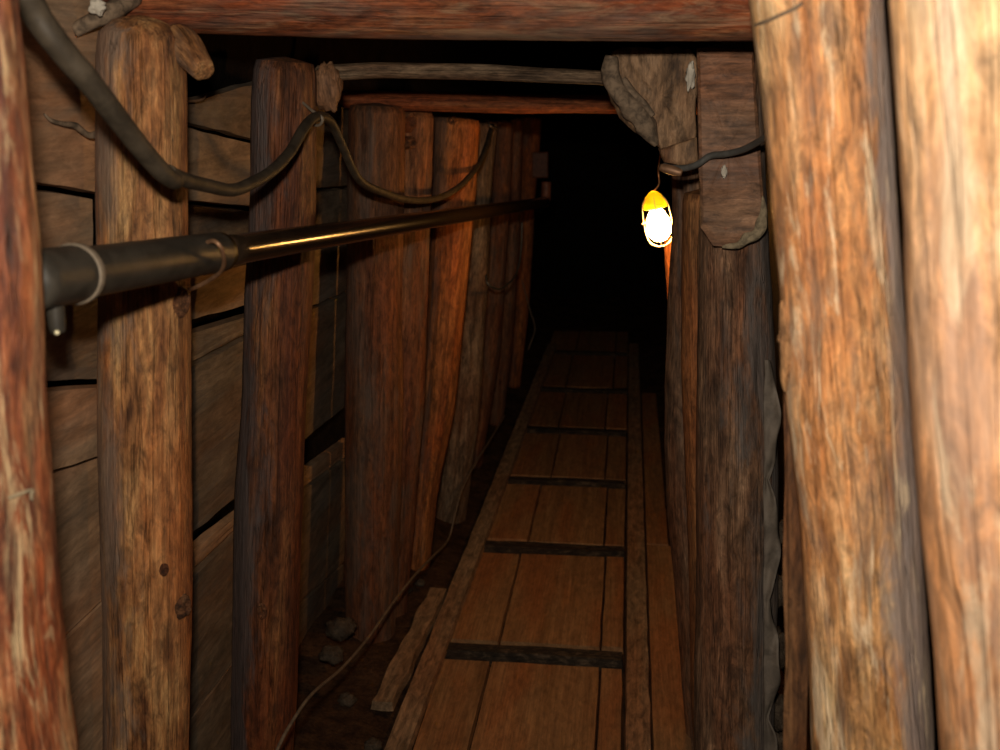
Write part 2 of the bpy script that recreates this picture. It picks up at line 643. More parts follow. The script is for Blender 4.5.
grid_surface('wall_left', lw, 40, 160, M['earth_wall'])


def rw(u, v):
    z, y = -0.2 + 2.9 * u, Y0 + (Y1 - Y0) * v
    x = 0.78 + 0.06 * (1.3 - z) + 0.035 * nz(y * 3, z * 3, 14) + 0.015 * nz(y * 12, z * 12, 15)
    if y > 2.6:
        x -= min(0.31, (y - 2.6) * 0.4)
    return (x, y, z)


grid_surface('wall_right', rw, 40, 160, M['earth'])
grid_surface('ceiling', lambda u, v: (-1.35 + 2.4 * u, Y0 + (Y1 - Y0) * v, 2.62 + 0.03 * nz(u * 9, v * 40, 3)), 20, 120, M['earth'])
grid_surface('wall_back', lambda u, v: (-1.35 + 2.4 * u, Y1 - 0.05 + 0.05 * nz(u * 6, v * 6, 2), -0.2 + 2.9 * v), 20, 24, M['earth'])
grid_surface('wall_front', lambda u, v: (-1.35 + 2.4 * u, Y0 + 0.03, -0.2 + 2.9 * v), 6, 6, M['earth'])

# ------------------------------------------------------------------ left props
post(1.08, [(-40, -159, 1), (0, -157, 3), (60, -150, 10), (140, -143, 17), (275, -129, 31), (390, -124, 36), (460, -119, 41), (600, -110, 50), (700, -101, 59), (750, -94, 66), (900, -82, 78)], M['front_left'], 1,
     'red-brown round post with pale peeled flecks at the left edge, nearest on that side', 'FL', rough=0.04, groove=0.05)
post(1.9, [(22, 113, 168), (32, 103, 180), (60, 101, 183), (100, 101, 184), (200, 100, 184), (300, 103, 187), (450, 103, 187), (600, 106, 188), (750, 107, 185)], M['post_tan'], 2,
     'tan round post crossed by the thick hose and the grey wrapped pipe end', 'P1')
post(2.5, [(62, 255, 315), (100, 252, 315), (200, 251, 313), (300, 246, 310), (400, 244, 305), (500, 238, 302), (600, 236, 298), (700, 234, 295), (750, 234, 291)], M['post_red'], 3,
     'reddish post with a grey left side, hose hung over its top, behind the shiny pipe', 'P2', groove=0.06)
post(3.6, [(106, 350, 404), (200, 348, 403), (300, 347, 401), (400, 346, 402), (500, 346, 400), (600, 345, 396), (670, 346, 392)],
     M['post_brown'], 4, 'broad brown post standing where the left wall boards end, dirt at its foot', 'P3', groove=0.05)
post(3.78, [(110, 364, 434), (200, 362, 430), (300, 360, 427), (400, 359, 424), (500, 354, 415), (620, 348, 405)],  # hidden left half widened and flattened to block lamp light from the wall boards
     M['post_brown'], 5, 'brown split post with two hooked knots, directly behind the broad brown post', 'P3b', groove=0.05, flat=0.6)
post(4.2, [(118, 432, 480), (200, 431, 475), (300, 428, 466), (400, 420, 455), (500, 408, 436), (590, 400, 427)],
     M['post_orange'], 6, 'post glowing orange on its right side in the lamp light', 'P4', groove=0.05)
post(4.8, [(122, 474, 497), (200, 470, 491), (300, 463, 487), (400, 448, 480), (480, 440, 470), (540, 430, 462)],
     M['pole'], 7, 'ragged greyish tan post just beyond the orange glowing post', 'P5', rough=0.12, groove=0.08)
post(5.5, [(122, 494, 514), (250, 486, 507), (350, 478, 500), (450, 465, 484)], M['post_brown'], 8,
     'dim brown post behind the thin hanging wire loop, left side', 'P6', groove=0.06)
post(6.3, [(120, 510, 523), (250, 504, 519), (350, 496, 512), (420, 487, 503)], M['post_brown'], 9,
     'narrow dim brown post second from the dark far end on the left', 'P7', groove=0.06)
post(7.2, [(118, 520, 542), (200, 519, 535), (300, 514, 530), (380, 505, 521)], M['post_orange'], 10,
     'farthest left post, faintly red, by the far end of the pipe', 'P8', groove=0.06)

knot('P1', 178, 303, 0.022, 0.030, 0.011, 1)
knot('P1', 182, 607, 0.018, 0.026, 0.014, 2)
knot('P1', 163, 571, 0.010, 0.014, 0.006, 3)
knot('P2', 262, 611, 0.012, 0.026, 0.008, 4)
knot('P3b', 408, 121, 0.030, 0.036, 0.03, 5, label='hooked knot at the top')
knot('P3b', 410, 143, 0.024, 0.020, 0.024, 6, label='lower hooked knot')
knot('P4', 452, 121, 0.014, 0.014, 0.01, 7)

# ------------------------------------------------------------------ right props
post(2.5, [(46, 703, 762), (100, 703, 764), (150, 703, 765), (245, 697, 770), (300, 697, 773), (400, 696, 776), (500, 696, 778),
           (600, 696, 777), (700, 695, 775), (750, 694, 773)], M['post_right'], 11,
     'dark grey-brown round post on the right, under the sawn slab', 'R1')
post(2.85, [(192, 682, 736), (300, 681, 735), (360, 681, 737), (480, 686, 740), (600, 690, 744), (700, 691, 746), (750, 694, 748)],
     M['prop_orange'], 12, 'orange-brown prop showing as a narrow strip left of the dark right post', 'R2', rough=0.07)
post(3.03, [(150, 671, 712), (210, 672, 712), (320, 667, 712), (400, 664, 716), (440, 664, 716), (500, 667, 718), (590, 675, 722),
            (660, 680, 724), (750, 687, 730)], M['post_right'], 13,
     'thin-showing dark prop at the right edge of the floor planks, behind the orange-brown prop', 'R2b', rough=0.07)
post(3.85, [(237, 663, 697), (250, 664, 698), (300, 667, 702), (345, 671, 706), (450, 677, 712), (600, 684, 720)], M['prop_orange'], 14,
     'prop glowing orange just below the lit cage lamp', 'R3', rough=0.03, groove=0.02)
post(1.4, [(-40, 744, 879), (0, 749, 882), (30, 753, 884), (100, 762, 890), (200, 771, 897), (300, 781, 904), (352, 783, 908), (400, 784, 911), (425, 789, 913),
           (525, 799, 920), (640, 805, 927), (750, 810, 933), (900, 822, 945)], M['post_light'], 15,
     'thick pale orange post with one grey side, beside the brightest peach-coloured post', 'A', rough=0.03)
post(1.1, [(-40, 887, 1057), (0, 890, 1060), (100, 897, 1067), (200, 905, 1075), (300, 908, 1078), (420, 915, 1085), (525, 923, 1093),
           (640, 935, 1105), (750, 941, 1111), (900, 952, 1120)], M['post_peach'], 16,
     'brightest peach-coloured post cut by the right edge of the picture', 'B', rough=0.03)
# cut-off branch stub and peeled bark on the front pair
p, nrm = surf('A', 783, 338)
tube('branch_stub', [p + Vector((0.012, 0, 0)), p + Vector((-0.004, -0.004, 0)), p + Vector((-0.011, -0.006, 0.001))], lambda t: 0.0062 - 0.0012 * t, M['chip'],
     parent=POSTS['A'][0], n=10, smooth=3, label='small pale sawn branch stub')
P_ = [surf('A', px, py, 0.003)[0] for px, py in ((785, 300), (787, 325), (790, 352), (787, 378), (785, 392))]
tube('bark_strip', P_, lambda t: 0.0015 + 0.007 * math.sin(math.pi * min(1, .08 + .9 * t)) , M['chip'], parent=POSTS['A'][0], n=8, smooth=5, rough=.4,
     label='pale curl of peeling bark')
P_ = [surf('A', px, py, 0.001)[0] for px, py in ((756, 25), (768, 21), (781, 15), (796, 8), (802, 3))]
tube('root_thread', P_, 0.0022, M['flex'], parent=POSTS['A'][0], n=8, label='thin root stuck across the bark')
P_ = [surf('FL', px, py, 0.001)[0] for px, py in ((-8, 508), (6, 506), (22, 504), (34, 500), (43, 495))]
tube('root_thread', P_, 0.002, M['bark_light'], parent=POSTS['FL'][0], n=8, label='pale root thread across the bark')

# ------------------------------------------------------------------ roof timbers
def hlog(name, pts, mat, seed, label, cat='beam', rough=0.05, groove=0.04, n=36, group=None):
    """pts: (px, ycentre, width_px, Y) from left to right."""
    st = []
    for px, py, w, Y in pts:
        p = on_y(px, py, Y)
        q = on_y(px, py + w / 2, Y)
        st.append((p, (p - q).length))
    p0, p1 = st[0][0], st[-1][0]
    mtx = frame(p0, p1 - p0, Vector((0, 0, 1)))
    inv = mtx.inverted()
    loc = []
    for p, r in st:
        v = inv @ p
        loc.append((v.z, v.x, v.y, r))
    V, Fc = log_mesh(loc, seed, n=n, rough=rough, groove=groove)
    return link(name, V, Fc, mat, matrix=mtx, label=label, cat=cat, group=group)


hlog('roof_beam', [(108, -12, 88, 2.02), (200, -11, 90, 2.02), (400, -6, 90, 2.02), (600, -3, 88, 2.02), (800, -2, 86, 2.02)], M['beam'], 21,
     'thick red-brown round beam across the very top, nearest roof timber', rough=0.03)
hlog('roof_pole', [(318, 73, 17, 2.62), (380, 70, 16, 2.62), (480, 72, 17, 2.62), (560, 76, 15, 2.62), (625, 79, 14, 2.62)], M['pole'], 22,
     'thin weathered grey-tan pole under the roof, middle one of three roof timbers', 'pole', rough=0.12, groove=0.08, n=24)
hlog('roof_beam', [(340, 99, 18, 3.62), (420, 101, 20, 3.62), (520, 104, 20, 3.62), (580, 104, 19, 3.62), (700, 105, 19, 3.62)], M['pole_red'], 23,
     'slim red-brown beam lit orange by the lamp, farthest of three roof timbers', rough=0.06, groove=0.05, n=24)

# ragged clump at the head of the second left post
def lump(name, c, sx, sy, sz, seed, mat, label=None, cat=None, group=None, parent=None, nu=22, nv=14, amp=0.3, freq=2.0):
    V, Fc = [], []
    for i in range(nv + 1):
        th = math.pi * i / nv
        for j in range(nu):
            ph = 2 * math.pi * j / nu
            d = Vector((math.sin(th) * math.cos(ph), math.sin(th) * math.sin(ph), math.cos(th)))
            k = 1 + amp * nz(d.x * freq + seed, d.y * freq, d.z * freq) + amp * .4 * nz(d.x * freq * 3, d.y * freq * 3 + seed, d.z * freq * 3)
            V.append((d.x * sx * k, d.y * sy * k, d.z * sz * k))
    for i in range(nv):
        for j in range(nu):
            j2 = (j + 1) % nu
            Fc.append((i * nu + j, (i + 1) * nu + j, (i + 1) * nu + j2, i * nu + j2))
    return link(name, V, Fc, mat, parent=parent, matrix=Matrix.Translation(c), label=label, cat=cat, group=group)


lump('bark_clump', on_y(328, 88, 2.56), 0.03, 0.03, 0.055, 4, M['stump'], 'ragged grey bark clump between the reddish post top and the thin roof pole', 'bark', amp=0.35, freq=2.2)

# wedge driven between first left post and the beam
a, b = on_y(178, 38, 1.93), on_y(203, 70, 1.86)
mt = frame(a, b - a, Vector((0, 1, 0)))
V, Fc = log_mesh([(0, 0, 0, 0.030), (0.03, 0, 0, 0.031), ((b - a).length, 0, 0, 0.021)], 31, n=20, step=0.01, rough=0.12, dome=0.004)
link('wooden_wedge', V, Fc, M['post_tan'], matrix=mt, label='short wooden wedge stub sticking out beside the top of the tan post', cat='wedge')
# broken branch in the upper left corner
tube('broken_branch', [on_y(74, 32, 1.86), on_y(92, 22, 1.88), on_y(110, 12, 1.90), on_y(132, -4, 1.95)], lambda t: 0.010 + 0.012 * t, M['bark'], n=12, smooth=4, rough=.3,
     label='broken barky branch in the upper left corner behind the hose', cat='branch')
lump('plaster_crumb', on_y(97, 7, 1.84), 0.014, 0.01, 0.012, 2, M['plaster'], 'small white crumb above the broken branch in the upper left corner', 'crumb', amp=0.5)

# sawn slab and stump capital on the right
def poly_block(name, px_poly, Yf, thick, mat, seed, inset=0.006, amp=0.006, slant=None, **kw):
    """thick block whose near face follows the outline; near face uneven."""
    P = [on_y(x, y, Yf) for x, y in px_poly]
    # densify
    Q = []
    for i in range(len(P)):
        u, v = P[i], P[(i + 1) % len(P)]
        k = max(1, int((v - u).length / 0.012))
        for j in range(k):
            Q.append(u.lerp(v, j / k))
    c = sum(Q, Vector()) / len(Q)
    n = len(Q)
    V, Fc = [], []
    layers = [(0.25, 0.0), (0.6, 0.0), (0.9, 0.0), (1.0, inset), (1.0, thick * .5), (0.97, thick), (0.5, thick)]
    for s, dy in layers:
        for q in Q:
            w = q - c
            v = w * s
            e = amp * nz(q.x * 25 + seed, q.z * 25, s * 3 + dy * 9)
            sl = slant(v.x, v.z) if slant else 0
            V.append((v.x + e * (s >= 1), dy + e + sl, v.z + amp * nz(q.z * 30, q.x * 30 + seed, dy * 20) * (s >= 1)))
    V.append((0, slant(0, 0) if slant else 0, 0))
    V.append((0, thick, 0))
    L = len(layers)
    for l in range(L - 1):
        for j in range(n):
            j2 = (j + 1) % n
            Fc.append((l * n + j, l * n + j2, (l + 1) * n + j2, (l + 1) * n + j))
    for j in range(n):
        j2 = (j + 1) % n
        Fc.append((L * n, j2, j))
        Fc.append((L * n + 1, (L - 1) * n + j, (L - 1) * n + j2))
    V = [Vector(v) for v in V]
    return link(name, V, Fc, mat, matrix=Matrix.Translation(c), **kw)


slab = poly_block('timber_slab', [(697, 48), (754, 49), (758, 120), (764, 200), (765, 222), (757, 238), (738, 247), (714, 246), (701, 228), (699, 140)],
                  2.36, 0.06, M['sawn'], 3, amp=0.0025, smooth=False,
                  label='flat sawn slab with cross grain fixed against the head of the dark right post', cat='slab')
# frayed bark along its lower right edge
P_ = [on_y(x, y, 2.365) for x, y in ((722, 247), (738, 245), (750, 238), (759, 228), (763, 212), (762, 196))]
tube('bark_edge', P_, lambda t: 0.002 + 0.011 * math.sin(math.pi * t), M['bark_light'], parent=slab, n=12, smooth=5, rough=.7, label='pale frayed bark edge')
lump('plaster_patch', on_y(724, 172, 2.357), 0.006, 0.004, 0.012, 6, M['plaster'], parent=slab, label='small whitish smear', amp=.6, freq=3)

stump = poly_block('timber_stump', [(612, 50), (636, 47), (690, 49), (697, 60), (697, 150), (680, 153), (662, 152), (655, 140), (634, 132), (620, 118), (610, 100), (604, 80), (605, 62)],
                   2.44, 0.16, M['stump'], 5, amp=0.008, slant=lambda x, z: 0.35 * max(0, -x - 0.02) - 0.10 * z,
                   label='rough dark timber chunk with folded bark, hanging above the lamp', cat='timber')
P_ = [on_y(x, y, 2.435) for x, y in ((612, 56), (610, 72), (618, 92), (632, 108), (645, 124), (652, 138), (656, 146))]
tube('bark_fold', P_, lambda t: 0.014 + 0.008 * math.sin(math.pi * t) - 0.010 * max(0, t - .7) / .3, M['bark'], parent=stump, n=12, smooth=6, rough=.45, label='curled grey bark fold along the left edge')
P_ = [on_y(x, y, 2.43) for x, y in ((623, 78), (632, 92), (644, 104), (653, 116))]
tube('bark_fold', P_, lambda t: 0.005 + 0.004 * math.sin(math.pi * t), M['bark'], parent=stump, n=10, smooth=6, rough=.4, label='thin upper bark ridge')
lump('plaster_patch', on_y(690, 76, 2.42), 0.010, 0.008, 0.026, 3, M['plaster'], parent=stump, label='white plaster patch', amp=.5)
poly_block('timber_block', [(659, 150), (697, 137), (698, 163), (680, 166), (664, 163)], 2.43, 0.12, M['stump'], 8, amp=0.003,
           label='small dark block wedged under the timber chunk beside the cord', cat='block')

# vertical slat behind the thick pale post
def vboard(name, Y, xl, xr, ytop, ybot_z, thick, mat, seed, label, cat, lean=0.0):
    a = on_y(xl, 600, Y)
    b = on_y(xr, 600, Y)
    top = on_y(xl, ytop, Y)
    t2 = on_y(xl, 740, Y)
    d = (top - t2).normalized()
    p0 = t2 + d * ((ybot_z - t2.z) / d.z)
    L = (top - p0).length
    V, Fc = slab_vf(L, b.x - a.x, thick, seed, 40, 4, .003, .003)
    m = Matrix((d, Vector((d.z, 0, -d.x)), Vector((0, 1, 0)))).transposed().to_4x4()
    m.translation = p0
    return link(name, V, Fc, mat, matrix=m, smooth=False, label=label, cat=cat)


M['slat_x'] = wood('slat_pine_side', (0.07, 0.03, 0.012), (0.15, 0.065, 0.025), (0.30, 0.16, 0.07), axis='X', scale=25, stretch=0.03)
vboard('upright_board', 1.50, 784, 808, 60, 0.0, 0.012, M['slat_x'], 3, 'narrow upright slat peeking out between the dark right post and the thick pale post', 'slat')

# torn sheeting behind the dark right post: scalloped edge
V, Fc = [], []
nr = 90
for i in range(nr + 1):
    py = 360 + 400 * i / nr
    edge = 770 + 9 * abs(math.sin((py - 360) / 38.0)) ** 0.8 + 5 * nz(py * .03, 1, 2)
    for j in range(7):
        x = 764 + (edge - 764) * j / 6
        yy = 2.41 + 0.012 * math.sin(py / 13.0 + j * .7) * j / 6 + 0.006 * nz(py * .05, j * .6, 4)
        V.append(on_y(x, py, yy))
for i in range(nr):
    for j in range(6):
        a = i * 7 + j
        Fc.append((a, a + 7, a + 8, a + 1))
c = V[0].copy()
sh = link('torn_sheeting', [v - c for v in V], Fc, M['sheet'], matrix=Matrix.Translation(c),
          label='crinkled grey sheeting with a scalloped torn edge along the dark right post', cat='sheeting')
sd = sh.modifiers.new('thickness', 'SOLIDIFY')
sd.thickness = 0.003
for i, (px, py, s) in enumerate(((777, 535, 0.020), (779, 592, 0.022), (776, 650, 0.028), (778, 712, 0.030), (778, 745, .022))):
    lump('earth_clod', on_y(px, py, 2.58), s, s * 1.3, s * 1.8, i * 3.1, M['stone'], 'brown earth clod behind the torn sheeting, number %s from the top' % ('one', 'two', 'three', 'four', 'five')[i],
         'clod', 'earth clods by the sheeting', amp=.4)

# ------------------------------------------------------------------ lagging boards on the left wall
def lag(bay_y, top, bot, mat, seed, label, off=0.0, thick=0.024, gap=0.004, y1px=None):
    ya, yb = bay_y

    def line(l):
        p, q = on_wall(l[0], l[1]), on_wall(l[2], l[3])
        s = (q.z - p.z) / (q.y - p.y)
        return lambda y: p.z + s * (y - p.y)
    lt, lb = line(top), line(bot)
    if y1px:
        yb = on_wall(*y1px).y
    # board local: X along the wall, Y up the wall, Z into the tunnel
    V, Fc = slab_vf(1.0, 1.0, thick, seed, 24, 6, .004, 0, 0, 0)
    n_ = Vector((1, 0, -LEAN)).normalized()
    up = Vector((LEAN, 0, 1))
    base = Vector((wall_x((lt(ya) + lb(ya)) / 2), ya, (lt(ya) + lb(ya)) / 2))
    W = []
    for x, y, z in V:
        yy = ya + (yb - ya) * x
        zz = lb(yy) + gap + (lt(yy) - lb(yy) - 2 * gap) * y
        if y in (0.0, 1.0):
            zz += 0.004 * nz(yy * 9, seed, y * 7 + 2) - (0.003 if z > thick / 2 else 0) * (1 if y == 1.0 else -1)
        pt = Vector((wall_x(zz), yy, zz)) + n_ * (z - thick + off)
        W.append(pt)
    mtx = Matrix((Vector((0, 1, 0)), up.normalized(), n_)).transposed().to_4x4()
    mtx.translation = base
    inv = mtx.inverted()
    return link('lagging_board', [inv @ p for p in W], Fc, mat, matrix=mtx, smooth=False, label=label, cat='board', group='wall boards behind the left posts')


B, G = M['board'], M['board_grey']
b0, b1, b2 = (1.25, 2.25), (2.26, 3.10), (3.11, 4.00)
T0 = 'beside the tan post'
lag(b0, (40, -40, 97, -22), (40, 187, 97, 196), B, 1, 'tall tan wall board ' + T0 + ' above the pipe, topmost there', .008)
lag(b0, (40, 187, 97, 196), (45, 305, 97, 296), B, 2, 'dark brown wall board ' + T0 + ' right above the wrapped pipe end', .002, y1px=(92, 230))
lag(b0, (45, 305, 97, 296), (52, 385, 98, 382), G, 3, 'recessed wall board ' + T0 + ' just under the pipe shadow', -.006)
lag(b0, (52, 385, 98, 382), (57, 468, 100, 454), B, 4, 'clean flat tan board standing proud ' + T0, .022)
lag(b0, (57, 468, 100, 454), (70, 632, 100, 602), B, 5, 'wide wall board ' + T0 + ' under the proud tan board', .004)
lag(b0, (70, 632, 100, 602), (90, 930, 100, 900), B, 6, 'lowest wall board in view ' + T0, .002)
T1 = 'between tan and reddish posts'
lag(b1, (192, 98, 246, 84), (190, 126, 247, 140), G, 7, 'topmost grey wall board ' + T1, .0)
lag(b1, (190, 126, 247, 140), (190, 203, 242, 208), B, 8, 'brown wall board ' + T1 + ' behind the sagging hose', .006)
lag(b1, (190, 203, 242, 208), (192, 274, 242, 263), G, 9, 'grey wall board ' + T1 + ' hidden partly by the pipe', 0)
lag(b1, (192, 274, 242, 263), (192, 322, 240, 309), B, 10, 'tan wall board ' + T1 + ' just under the pipe', .002)
lag(b1, (190, 332, 240, 317), (190, 366, 240, 340), G, 11, 'narrow wall board ' + T1 + ' with dark gap above it', -.004)
lag(b1, (190, 366, 240, 340), (190, 536, 230, 504), G, 12, 'widest grey wall board ' + T1, .002)
lag(b1, (190, 552, 230, 520), (190, 576, 230, 538), B, 13, 'narrow tan wall board ' + T1 + ' under the widest, dark gap above', -.004)
lag(b1, (190, 576, 230, 538), (190, 720, 228, 668), G, 14, 'wide wall board low down ' + T1, .003)
lag(b1, (190, 720, 228, 668), (190, 920, 228, 850), G, 15, 'lowest wall board ' + T1, 0)
T2 = 'between reddish and broad brown posts'
lag(b2, (318, 100, 345, 106), (318, 190, 350, 187), G, 16, 'topmost wall board ' + T2, 0)
lag(b2, (318, 190, 350, 187), (313, 307, 345, 293), G, 17, 'grey wall board ' + T2 + ' behind the pipe', .003)
lag(b2, (313, 307, 345, 293), (306, 440, 345, 408), G, 18, 'wide grey wall board below the pipe ' + T2, 0)
lag(b2, (304, 470, 345, 440), (304, 488, 345, 458), B, 19, 'thin tan board strip ' + T2 + ', dark gap above', .0)
lag(b2, (304, 488, 345, 458), (300, 603, 345, 562), G, 20, 'wide grey wall board under the thin tan strip ' + T2, .002)
lag(b2, (300, 603, 345, 562), (300, 745, 345, 695), G, 21, 'lowest wall board ' + T2 + ' running into the dirt', 0)

# ------------------------------------------------------------------ pipe
def pipe_pt(px, py, X):
    return on_x(px, py, X)


pa = on_x(48, 278, -0.69)
pb = on_x(545, 202, -0.42)
pdir = (pb - pa).normalized()
PL = (pb - pa).length
pipe = empty('pipe', pa, 'long dark pipe running level along the left wall, wrapped grey at its near end', 'pipe')
sl_end = 0.0
# find the point along the pipe that projects at px 220
inv_cam = RM.transposed()


def proj(p):
    v = inv_cam @ (p - C0)
    return 500 + F * v.x / -v.z, 375 - F * v.y / -v.z


for i in range(2000):
    t = PL * i / 2000
    if proj(pa + pdir * t)[0] > 219:
        sl_end = t
        break
for i in range(2000):
    t_col = PL * i / 2000
    if proj(pa + pdir * t_col)[0] > 72:
        break
tube('tube', [pa + pdir * (sl_end - 0.03), pa + pdir * (PL / 2), pb], 0.0255, M['pipe'], parent=pipe, n=32, smooth=10, label='bare glossy dark tube')
wrap = tube('wrapped_end', [pa + pdir * t_col, pa + pdir * (sl_end * .5), pa + pdir * sl_end], 0.0325, M['wrap'], parent=pipe, n=32, smooth=10, rough=.02, label='dull grey wrapped section')
tube('collar', [pa - pdir * 0.055, pa + pdir * (t_col - 0.012), pa + pdir * (t_col + 0.004)], lambda t: 0.036, M['wrap'], parent=pipe, n=32, smooth=3)
V_ = []
tube('hose_clip', [pa + pdir * (t_col + 0.002), pa + pdir * (t_col + 0.008), pa + pdir * (t_col + 0.013)], 0.0385, M['tie'], parent=wrap, n=32, smooth=2, label='thin pale clamp ring')
dn = pa + pdir * 0.008
drain = tube('drain_stub', [dn, dn + Vector((0, 0, -0.05)), dn + Vector((0.001, 0, -0.068))], lambda t: 0.013 - 0.004 * t, M['wrap'], parent=pipe, n=14, smooth=4)
lump('drain_screw', dn + Vector((0.004, -0.008, -0.066)), 0.0035, 0.0035, 0.0035, 1, M['cage'], parent=drain, label='small pale screw', amp=.1, nu=12, nv=8)
# pipe end bracket
tube('end_elbow', [pb - pdir * .08, pb, pb + pdir * .03 + Vector((0, 0, .02)), pb + pdir * .04 + Vector((0, 0, .10))], 0.025, M['boxm'], parent=pipe, n=18, smooth=5)
# wire hook around pipe
P_ = [on_x(x, y, X) for x, y, X in ((206, 243, -.645), (214, 241, -.625), (221, 248, -.615), (224, 262, -.625), (220, 272, -.645), (208, 281, -.68), (194, 288, -.72), (189, 289, -.775))]
tube('wire_hook', P_, 0.0035, M['wire'], n=10, label='rusty wire hook looped around the pipe and pinned to the tan post', cat='wire')

# ------------------------------------------------------------------ thick hose over the posts
hose = empty('hose', on_x(178, 178, -0.70), 'thick dusty black hose sagging from the upper left corner over the left posts', 'hose')
P_ = [on_x(x, y, X) for x, y, X in ((12, -28, -.75), (28, 0, -.735), (45, 28, -.715), (70, 60, -.70), (87, 79, -.69), (115, 115, -.68), (140, 147, -.675), (163, 173, -.67), (177, 182, -.675))]
tube('outer_sleeve', P_, lambda t: 0.0185 - 0.005 * t + (0 if t < .96 else -.003 * (t - .96) / .04), M['rubber'], parent=hose, n=20, smooth=8, rough=.04, label='thicker outer sleeve')
P_ = [on_x(168, 172, -.675), on_x(182, 179, -.675), on_x(205, 185, -.68), on_x(232, 190, -.68), on_x(252, 183, -.68), on_x(272, 171, -.68), on_x(290, 152, -.68), on_x(304, 128, -.685),
      on_x(316, 117, -.69), on_x(330, 121, -.70), on_x(342, 145, -.70), on_x(352, 168, -.70), on_x(362, 182, -.695), on_x(382, 192, -.68), on_x(410, 200, -.66),
      on_x(438, 198, -.63), on_x(460, 186, -.60), on_x(476, 168, -.575), on_x(485, 150, -.57), on_x(492, 126, -.58)]
tube('cable', P_, lambda t: 0.0115 - 0.001 * t, M['rubber'], parent=hose, n=18, smooth=8, rough=.04)
tp = on_x(318, 118, -.69)
tube('hanger_loop', [tp + Vector((-.05, .03, .04)), tp + Vector((-.012, -.004, .016)), tp + Vector((.013, -.012, .0)), tp + Vector((.0, .0, -.016)), tp + Vector((-.04, .03, -.01))], 0.0035, M['tie'], parent=hose, n=8, smooth=5, label='tie holding the cable to the post')
tube('hanger_loop', [on_x(488, 120, -.60), on_x(490, 126, -.565), on_x(496, 128, -.57), on_x(494, 122, -.60)], 0.004, M['tie'], parent=hose, n=8, smooth=5, label='tie at the far end')

# floor cord
P_ = [on_x(x, y, X) for x, y, X in ((262, 790, -.735), (278, 748, -.735), (292, 722, -.735), (312, 694, -.735), (342, 668, -.735), (368, 638, -.73), (392, 604, -.72), (414, 576, -.71), (432, 557, -.70), (448, 540, -.70), (455, 515, -.69), (462, 490, -.68), (476, 462, -.66), (490, 440, -.65), (505, 415, -.64))]
tube('thin_cord', P_, 0.0042, M['flex'], n=10, label='thin pale cord running low along the left posts to the dark end', cat='cord')
# wire loop and loose wires far away
P_ = [on_x(x, y, X) for x, y, X in ((522, 222, -.55), (521, 250, -.55), (517, 272, -.55), (508, 284, -.55), (498, 289, -.56), (488, 284, -.58), (486, 276, -.60))]
tube('wire_loop', P_, 0.005, M['cord'], n=8, label='thin dark wire loop hanging below the far part of the pipe', cat='wire')
P_ = [on_y(x, y, 7.13) for x, y in ((522, 280), (530, 310), (535, 328), (531, 342), (528, 350))]
tube('loose_wire', P_, 0.004, M['flex'], n=8, label='short bent wire dangling low beside the farthest left post', cat='wire')
# box at the pipe end
poly_block('junction_box', [(532, 152), (548, 152), (548, 178), (532, 178)], 7.14, 0.10, M['boxm'], 2, amp=0.001, smooth=False,
           label='small dark reddish box above the far end of the pipe', cat='box')
# nail and root on wall
P_ = [on_y(188, 101, 2.02), on_wall(196, 101), on_wall(203, 99, -0.995), on_wall(205, 95, -0.995)]
tube('bent_nail', [on_wall(186, 101, -0.985), on_wall(194, 101, -0.980), on_wall(203, 99, -0.975), on_wall(206, 94, -0.975)], 0.003, M['wire'], n=8, label='bent rusty nail right of the tan post near its top', cat='nail')
tube('root', [on_wall(44, 114, -0.990), on_wall(52, 121, -0.985), on_wall(64, 124, -0.983), on_wall(76, 126, -0.980), on_wall(88, 135, -0.975), on_wall(100, 133, -0.970), on_wall(112, 128, -0.965)], lambda t: 0.002 + 0.0055 * t, M['bark'], n=8, smooth=5, rough=.5,
     label='crooked dark root on the tall tan wall board under the hose', cat='root')

# ------------------------------------------------------------------ floor boards
XR0 = on_z(623, 700).x
XR1 = on_z(650, 700).x
XR2 = on_z(682, 700).x
XL = on_z(428, 700).x
XS1, XS2 = on_z(481, 700).x, on_z(598.5, 700).x
rung_py = [658, 551, 483.5, 432, 391, 354]
rung_y = [on_z(600, p).y for p in rung_py]
near_edge = rung_y[0] - (rung_y[1] - rung_y[0])
edges = [near_edge] + rung_y + [rung_y[-1] + 0.9]


def hboard(name, x0, x1, y0, y1, z, thick, mat, seed, label, cat, group=None, smooth=False, wob=.003, edge=.003, rz=0.0, bow=0.0):
    V, Fc = slab_vf(y1 - y0, x1 - x0, thick, seed, 26, 4, wob, edge, .003, bow)
    m = Matrix.Translation((x1, y0, z))
    W = [(-y, x, zz) for x, y, zz in V]
    return link(name, W, Fc, mat, matrix=m @ Matrix.Rotation(rz, 4, 'Z'), smooth=smooth, label=label, cat=cat, group=group)


secn = ['nearest floor bay', 'second floor bay from the front', 'third floor bay from the front', 'fourth floor bay from the front', 'fifth floor bay from the front',
        'sixth floor bay from the front', 'farthest floor bay']
seams = [(0, 0), (.012, -.003), (.03, -.013), (.07, -.03), (.05, -.05), (.04, -.02), (.05, -.02)]
for i in range(len(edges) - 1):
    ya, yb = edges[i] + 0.082, edges[i + 1] - 0.060
    s1, s2 = seams[i]
    for (x0, x1, nm) in ((XL, XS1 + s1, 'first'), (XS1 + s1, XS2 + s2, 'wide middle'), (XS2 + s2, XR0, 'narrow third')):
        hboard('walkway_plank', x0 + .002, x1 - .002, ya + random.uniform(-.006, .006), yb + random.uniform(-.006, .006), -0.025 + random.uniform(-.002, .002), 0.025, M['plank'], i * 3.3 + x0,
               '%s floor plank from the pipe side, in the %s' % (nm, secn[i]), 'plank', 'worn floor planks')
